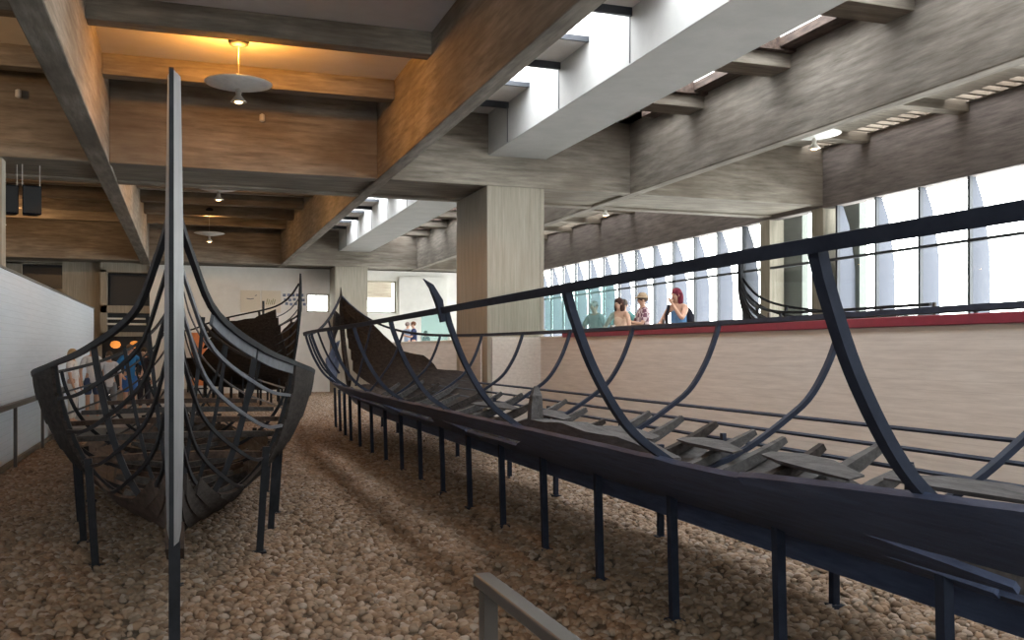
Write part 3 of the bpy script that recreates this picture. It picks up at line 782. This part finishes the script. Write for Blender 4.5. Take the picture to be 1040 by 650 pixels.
# ------------------------------------------------------------------ lamps
def lamp(x, y, z, lab, warm=210, col=(1.0, 0.40, 0.06), down=22, lift=None):
    r = empty('pendant_lamp', (x, y, z), lab, 'lamp', 'dish pendant lamps under the ceiling')
    top = ZC if x < 9 else 6.85
    MB().lathe([(0.008, z + 0.05), (0.008, top - 0.02)], x, y, 8).build('cable', M['chrome'], r)
    MB().lathe([(0.02, top - 0.22), (0.15, top - 0.20), (0.17, top - 0.15), (0.08, top - 0.06), (0.03, top - 0.001)], x, y, 20).build('ceiling_cup', M['steel'], r, smooth=True)
    pr = [(0.03, z - 0.05)] + [(0.03 + 0.505 * t, z - 0.05 + 0.09 * t ** 1.8) for t in (.2, .4, .6, .8, 1)] + [(0.50, z + 0.052)] + [(0.03 + 0.47 * t, z - 0.038 + 0.09 * t ** 1.8) for t in (.8, .6, .4, .2, 0)]
    MB().lathe(pr, x, y, 40).build('dish', M['dish'], r, smooth=True)
    MB().lathe([(0.03, z - 0.05), (0.05, z - 0.10), (0.04, z - 0.15), (0.11, z - 0.24), (0.13, z - 0.26), (0.10, z - 0.265)], x, y, 20).build('lamp_holder', M['chrome'], r, smooth=True)
    MB().blob((x, y, z - 0.255), (0.07, 0.07, 0.035)).build('bulb', M['bulb'], r, smooth=True)
    def pt(dz, e, spot):
        l = bpy.data.lights.new('lamp_light', 'SPOT' if spot else 'POINT'); l.energy = e; l.color = col; l.shadow_soft_size = 0.08
        if spot: l.spot_size = math.radians(140); l.spot_blend = 0.6
        o = bpy.data.objects.new('lamp_light', l); o.location = (0, 0, dz); o.parent = r; COL.objects.link(o)
    pt(lift or top - z - 0.34, warm, False)
    pt(-0.33, down, True)
    return r
lamp(0.82, 15.95, 6.18, 'glowing white dish lamp nearest the camera, above the bow-on ship')
lamp(0.82, 25.7, 6.05, 'white dish lamp just beyond the first cross beam, second from camera', 150, (1, .5, .16), lift=.3)
lamp(0.82, 35.5, 6.02, 'farthest white dish lamp in the left bay, before the far white wall', 420, (1, .5, .16), down=130)
lamp(0.82, 6.3, 6.18, 'white dish lamp over the stem, above the picture edge', 40, down=70)
for y, lab in ((15.95, 'added unseen dish lamp over the left side bay before the first cross beam'), (25.7, 'added unseen dish lamp over the left side bay behind the first cross beam'), (35.5, 'added unseen dish lamp over the left side bay near the far wall')):
    lamp(-6.2, y, 6.05, lab, 230, (1, .58, .27), 40, lift=.25)  # out of view, added to brighten the dark left side bay
lamp(12.2, 16.3, 6.28, 'white dish lamp in the window aisle nearer the camera', 14, (1, .7, .45), 14)
lamp(12.2, 26.5, 6.28, 'white dish lamp in the window aisle beyond the cross beam', 14, (1, .7, .45), 14)
for i, (x, lab) in enumerate(((-3.24, 'black loudspeaker hanging below the cross beam, left one'), (-2.84, 'black loudspeaker hanging below the cross beam, right one'))):
    r = empty('loudspeaker', (x, 20.5, 4.52), lab, 'loudspeaker', 'loudspeakers under the cross beam', rz=0.25)
    _m = MB()
    _m.prism([(-.17, -.15), (.17, -.15), (.13, .15), (-.13, .15)], 'z', 0, .56)
    _b(_m, 'cabinet', M['speaker'], r, False, bevel=0.015)
    _b(MB().box(-.155, .155, -.165, -.151, .03, .53), 'grille', M['black'], r, False)
    _b(MB().box(-.16, -.145, -.01, .01, .55, 1.02).box(.145, .16, -.01, .01, .55, 1.02), 'hanger', M['chrome'], r, False)
# small spot lamps on the concrete
for x, y, z, lab in ((1.45, 19.4, 6.45, 'small white spotlight on the cross beam below the nearest dish lamp'), (-2.9, 19.4, 6.55, 'small spotlight on the cross beam left of the long beam')):
    r = empty('spotlight', (x, y, z), lab, 'lamp')
    MB().lathe([(.02, z - .02), (.055, z), (.05, z + .12), (.02, z + .14)], x, y, 12).build('head', M['dish'], r)
    MB().box(x - .02, x + .02, y, 19.5, z + .04, z + .08).build('bracket', M['chrome'], r)

# ------------------------------------------------------------------ things on the far wall
s = tag(MB().box(-3.0, -1.5, 42.9, 42.96, 3.72, 5.02).build('dark_screen', M['black'], bevel=0.02), 'large black screen in the gallery opening at the far left', 'screen')
for i, (x0, lab) in enumerate(((2.25, 'cream poster with a small ship outline, leftmost on the white far wall'), (3.12, 'cream poster with an olive sketch, middle one on the far wall'))):
    r = empty('poster', (x0 + .4, 42.19, 3.5), lab, 'poster', 'posters on the far wall')
    MB().box(x0, x0 + .82, 42.17, 42.195, 3.5, 4.45).build('sheet', M['paper'], r)
    if i == 0:
        MB().sweep([(x0 + .25, 42.165, 4.1), (x0 + .4, 42.165, 4.07), (x0 + .55, 42.165, 4.1)], .03, .01, side=lambda i: (0, 0, 1)).sweep([(x0 + .6, 42.165, 4.22), (x0 + .68, 42.165, 4.25)], .03, .01, side=lambda i: (0, 0, 1)).build('drawing', M['ink'], r)
    else:
        _m = MB()
        for k in range(5):
            _m.sweep([(x0 + .2 + k * .08, 42.165, 3.85), (x0 + .26 + k * .08, 42.165, 4.1 - .03 * (k % 3))], .04, .01, side=lambda i: (1, 0, 0))
        _m.build('drawing', M['olive'], r)
r = empty('picture_board', (4.55, 42.19, 3.5), 'white board with rows of small blue photographs on the far wall', 'display board')
MB().box(3.98, 5.03, 42.175, 42.195, 3.5, 4.6).build('sheet', M['white'], r)
rnd = random.Random(3)
for row in range(3):
    for k in range(5):
        x = 4.02 + k * .19 + row * .05; z = 4.22 - row * .2 + rnd.uniform(-.02, .02)
        MB().box(x, x + .13, 42.165, 42.175, z, z + .12).build('photograph', M['photo'], r)
r = empty('banner', (0.55, 41.5, 0.25), 'orange standing board seen between the stem and the rails of the bow-on ship', 'display board')
MB().box(0.25, 0.85, 41.45, 41.5, 0.4, 2.6).build('sheet', M['orange'], r); MB().box(0.2, 0.9, 41.35, 41.6, 0.25, 0.3).build('foot', M['steel'], r)
MB().box(0.3, .34, 41.46, 41.5, .25, .45).box(0.76, .8, 41.46, 41.5, .25, .45).build('leg', M['steel'], r)
for x, lab in ((-2.75, 'warm orange glowing lamp under the gallery, left of the pair'), (-2.0, 'warm orange glowing lamp under the gallery, right of the pair')):
    r = empty('niche_lamp', (x, 42.75, 2.0), lab, 'lamp', 'niche lamps')
    MB().lathe([(.06, 1.95), (.16, 2.0), (.21, 2.1), (.16, 2.22), (.05, 2.26)], x, 42.75, 16).build('shade', M['glow'], r, smooth=True)
    MB().lathe([(.015, 2.26), (.015, 2.45)], x, 42.75, 8).build('stalk', M['steel'], r)
rnd = random.Random(9)
for i in range(9):
    y = 24 + i * 0.9; x = -3.05 - 0.12 * (i % 2)
    m = MB().blob((x, y, 3.22 + rnd.uniform(0, .08)), (.1 + .06 * rnd.random(), .3, .07 + .06 * rnd.random()), 8, 5, Matrix.Rotation(rnd.uniform(-.5, .5), 3, 'X'))
struct('wall_gallery_left', MB().box(-4.5, -2.85, 21, 32, 0, 3.14), M['white'])

# ------------------------------------------------------------------ people
def skin_obj(name, joints, edges, root_idx, mat, parent, sub=2):
    """joints: list of ((x,y,z), radius); edges: index pairs"""
    me = bpy.data.meshes.new(name)
    me.from_pydata([j[0] for j in joints], edges, [])
    bm = bmesh.new(); bm.from_mesh(me); bm.verts.ensure_lookup_table()
    ly = bm.verts.layers.skin.verify()
    for v, j in zip(bm.verts, joints):
        r_ = j[1]; v[ly].radius = (r_, r_) if not isinstance(r_, tuple) else r_
        v[ly].use_root = False
    bm.verts[root_idx][ly].use_root = True
    bm.to_mesh(me); bm.free()
    me.materials.append(mat)
    o = bpy.data.objects.new(name, me); COL.objects.link(o); o.parent = parent
    sk = o.modifiers.new('skin', 'SKIN'); sk.use_smooth_shade = True
    ss = o.modifiers.new('sub', 'SUBSURF'); ss.levels = sub; ss.render_levels = sub
    return o

def person(loc, rz, lab, hgt=1.7, shirt=(.6, .6, .6), trousers=(.08, .1, .18), hair=(.06, .04, .03), long_hair=False,
           shorts=False, sleeveless=False, arms=None, lean=0.0, hat=None, shirtmat=None, bag=None, group=None, skirt=False):
    r = empty('person', loc, lab, 'person', group, rz=rz)
    k = hgt / 1.75
    T = lambda x, y, z: (x * k, (y + (lean * max(0, z - 0.95))) * k, z * k)      # faces +y; leans forward from the hips
    arms = arms or [((-.27, .02, 1.14), (-.27, .10, .88)), ((.27, .02, 1.14), (.27, .10, .88))]
    J = [(T(0, 0, .95), .125 * k), (T(0, 0, 1.12), .115 * k), (T(0, -.01, 1.32), (.15 * k, .11 * k)), (T(0, -.01, 1.44), .085 * k),
         (T(0, .0, 1.50), .052 * k), (T(0, .015, 1.56), .058 * k), (T(0, .02, 1.63), (.076 * k, .09 * k)), (T(0, .015, 1.71), .066 * k)]
    E = [(i, i + 1) for i in range(7)]
    def addj(p, rr, prev):
        J.append((p, rr)); E.append((prev, len(J) - 1)); return len(J) - 1
    nose = addj(T(0, .115, 1.615), .013 * k, 6)
    legs, armi = [], []
    for sx in (-1, 1):
        a = addj(T(.10 * sx, 0, .88), .088 * k, 0); b_ = addj(T(.105 * sx, .01, .50), .058 * k, a); c = addj(T(.11 * sx, -.02, .09), .04 * k, b_)
        d = addj(T(.115 * sx, .10, .035), .036 * k, c)
        legs.append((a, b_, c))
    for i, sx in enumerate((-1, 1)):
        el, wr = arms[i]
        a = addj(T(.18 * sx, -.01, 1.42), .058 * k, 3); b_ = addj(T(*el), .04 * k, a); c = addj(T(*wr), .028 * k, b_)
        d = (Vector(wr) - Vector(el)).normalized()
        s_ = d.cross(Vector((0, 1, 0.2))).normalized()
        palm = Vector(wr) + d * .055
        pi = addj(T(*palm), (.034 * k, .018 * k), c)
        for q in range(4):
            o_ = s_ * (-.027 + .018 * q); L_ = (.062, .075, .07, .055)[q]
            f1 = addj(T(*(palm + d * .035 + o_)), .009 * k, pi); f2 = addj(T(*(palm + d * (.035 + L_ * .55) + o_ + Vector((0, .008, 0)))), .008 * k, f1)
            addj(T(*(palm + d * (.03 + L_) + o_ + Vector((0, .022, 0)))), .007 * k, f2)
        t1 = addj(T(*(palm - d * .015 + s_ * .042)), .010 * k, pi); addj(T(*(palm + d * .025 + s_ * .058 + Vector((0, .012, 0)))), .009 * k, t1)
        armi.append((a, b_, c))
    skin_obj('body', J, E, 0, M['skin'], r)
    P = lambda i: Vector(J[i][0])
    sm = shirtmat or cloth(lab[:20] + ' shirt', shirt)
    g = 1.16
    j = [(T(0, 0, .80), .15 * k), (T(0, 0, .88), .152 * k), (T(0, 0, .98), .15 * k), (J[1][0], .14 * k), (J[2][0], (.172 * k, .13 * k)), (tuple(P(3) - Vector((0, 0, .015 * k))), .10 * k)]
    e = [(i, i + 1) for i in range(5)]
    if not sleeveless:
        for a, b_, c in armi:
            j.append((J[a][0], .072 * k)); e.append((5, len(j) - 1))
            j.append((tuple(P(a) + (P(b_) - P(a)) * .85), .06 * k)); e.append((len(j) - 2, len(j) - 1))
    skin_obj('shirt', j, e, 3, sm, r)
    tm = cloth(lab[:20] + ' trousers', trousers)
    j = [(T(0, 0, 1.04), .138 * k), (T(0, 0, .92), .145 * k)]; e = [(0, 1)]
    for a, b_, c in legs:
        j.append((tuple(P(a) - Vector((0, 0, .06 * k))), .112 * k)); e.append((1, len(j) - 1))
        j.append((tuple(P(a) + (P(b_) - P(a)) * (.95 if shorts else 1)), (.095 if shorts else .085) * k)); e.append((len(j) - 2, len(j) - 1))
        if not shorts: j.append((tuple(P(c) + Vector((0, 0, .03))), .062 * k)); e.append((len(j) - 2, len(j) - 1))
    skin_obj('shorts' if shorts else 'trousers', j, e, 0, tm, r)
    hm = cloth(lab[:20] + ' hair', hair)
    hc = P(6) + Vector((0, -.018 * k, .045 * k))
    m_ = MB().blob(tuple(hc), (.088 * k, .102 * k, .092 * k), 14, 9)
    if long_hair:
        m_.blob(tuple(hc + Vector((-.07 * k, -.02 * k, -.10 * k))), (.045 * k, .06 * k, .13 * k)); m_.blob(tuple(hc + Vector((.07 * k, -.02 * k, -.10 * k))), (.045 * k, .06 * k, .13 * k))
        m_.blob(tuple(hc + Vector((0, -.07 * k, -.10 * k))), (.085 * k, .05 * k, .15 * k))
    _b(m_, 'hair', hm, r, False, smooth=True)
    hp = P(6)
    for sx in (-1, 1):
        _b(MB().blob(tuple(hp + Vector((.031 * sx * k, .084 * k, .008 * k))), (.012 * k, .008 * k, .008 * k), 8, 5), 'eye', M['eye'], r, False)
        _b(MB().blob(tuple(hp + Vector((.078 * sx * k, .0, -.01 * k))), (.012 * k, .022 * k, .032 * k), 8, 5), 'ear', M['skin'], r, False, smooth=True)
    _b(MB().blob(tuple(hp + Vector((0, .088 * k, -.05 * k))), (.024 * k, .008 * k, .008 * k), 8, 5), 'mouth', M['lip'], r, False)
    if hat:
        cp = hc + Vector((0, .01 * k, .035 * k))
        m_ = MB().lathe([(.001, cp.z + .075 * k), (.06 * k, cp.z + .065 * k), (.095 * k, cp.z + .02 * k), (.102 * k, cp.z - .02 * k), (.10 * k, cp.z - .022 * k)], cp.x, cp.y, 18)
        m_.lathe([(.085 * k, cp.z - .012 * k), (.15 * k, cp.z - .03 * k), (.148 * k, cp.z - .036 * k), (.085 * k, cp.z - .02 * k)], cp.x, cp.y + .03 * k, 18)
        _b(m_, 'hat', cloth(lab[:20] + ' hat', hat), r, False, smooth=True)
    if bag:
        _b(MB().sweep([T(.15, .13, 1.15), T(.16, .12, 1.3), T(.15, .05, 1.47), T(.15, -.08, 1.45), T(.14, -.16, 1.3)], .05 * k, .02 * k, side=lambda i: (1, 0, 0)).blob(T(0.0, -.22, 1.25), (.15 * k, .09 * k, .2 * k)), 'backpack', cloth(lab[:20] + ' bag', bag), r, False, smooth=True)
    return r

plaid = cloth('plaid shirt', (.45, .25, .27))
def make_plaid(m):
    nt = m.node_tree; N = nt.nodes; L = nt.links; b = N['Principled BSDF']
    tc = N.new('ShaderNodeTexCoord'); ck = N.new('ShaderNodeTexChecker'); ck.inputs['Scale'].default_value = 12
    ck.inputs['Color1'].default_value = (.62, .50, .52, 1); ck.inputs['Color2'].default_value = (.16, .07, .10, 1)
    L.new(tc.outputs['Object'], ck.inputs['Vector']); L.new(ck.outputs['Color'], b.inputs['Base Color'])
make_plaid(plaid)
V = math.radians
lean_arms = [((-.30, .12, 1.16), (-.22, .36, 1.08)), ((.30, .12, 1.16), (.22, .36, 1.08))]
face_arms = [((-.27, .24, 1.22), (-.06, .20, 1.47)), ((.32, .10, 1.15), (.30, .34, 1.08))]
hold_arms = [((-.26, .10, 1.16), (-.10, .30, 1.22)), ((.26, .10, 1.16), (.10, .30, 1.22))]
person((8.0, 14.35, 1.2), V(112), 'person with wine-red bushy hair in blue tank top, hand raised to face', 1.74, (.10, .22, .42), (.06, .08, .14), (.13, .02, .035), True, arms=face_arms, sleeveless=True, lean=.12, bag=(.02, .02, .03))
person((8.05, 16.75, 1.2), V(120), 'person with dark bob in peach vest top leaning on the parapet', 1.70, (.62, .44, .33), (.1, .1, .12), (.05, .025, .02), True, arms=lean_arms, lean=.12, sleeveless=True)
person((8.6, 16.9, 1.2), V(80), 'person in tan cap and plaid shirt standing behind the peach top', 1.80, trousers=(.1, .1, .15), hair=(.1, .07, .05), hat=(.42, .32, .22), shirtmat=plaid, arms=hold_arms)
person((8.0, 17.75, 1.2), V(120), 'grey-haired person in grey top behind the glass screen, leaning forward', 1.68, (.30, .36, .38), (.1, .12, .15), (.28, .27, .26), False, arms=lean_arms, lean=.18)
person((9.0, 18.6, 1.2), V(150), 'person in teal top standing farther back behind the glass screen', 1.78, (.16, .36, .36), (.1, .12, .15), (.12, .1, .09))
person((-2.35, 22.9, .25), V(-100), 'fair-haired person in white top and pale trousers by the slatted partition', 1.66, (.72, .72, .74), (.62, .60, .58), (.42, .30, .17), True)
person((-2.15, 25.2, .25), V(200), 'dark-haired person in white t-shirt and denim shorts near the partition', 1.76, (.68, .68, .70), (.06, .09, .17), (.04, .03, .025), shorts=True)
person((-1.72, 24.6, .25), V(190), 'person in pale top with dark braces and grey trousers, between the ribs', 1.60, (.55, .57, .62), (.20, .21, .24), (.10, .07, .05))
person((-1.35, 26.3, .25), V(200), 'person in bright blue t-shirt and blue shorts behind the bow-on ship', 1.78, (.03, .16, .38), (.05, .14, .40), (.16, .1, .07), shorts=True, arms=[((-.34, .02, 1.18), (-.24, .16, .98)), ((.34, .02, 1.18), (.24, .16, .98))])
person((-1.05, 27.4, .25), V(160), 'person in black clothes right of the blue t-shirt', 1.70, (.03, .03, .04), (.03, .03, .04), (.05, .04, .03))
person((8.0, 35.3, 1.2), V(-60), 'person in light blue shirt at the far end of the balcony', 1.74, (.30, .38, .52), (.1, .1, .15), (.25, .2, .18), arms=hold_arms)
person((8.05, 34.5, 1.2), V(80), 'person in navy shirt turned sideways at the far end of the balcony', 1.74, (.03, .04, .10), (.05, .06, .1), (.16, .08, .05), arms=hold_arms)
person((8.0, 32.4, 1.2), V(120), 'child in black top at the far end of the balcony', 1.36, (.02, .02, .03), (.05, .05, .08), (.03, .025, .02))
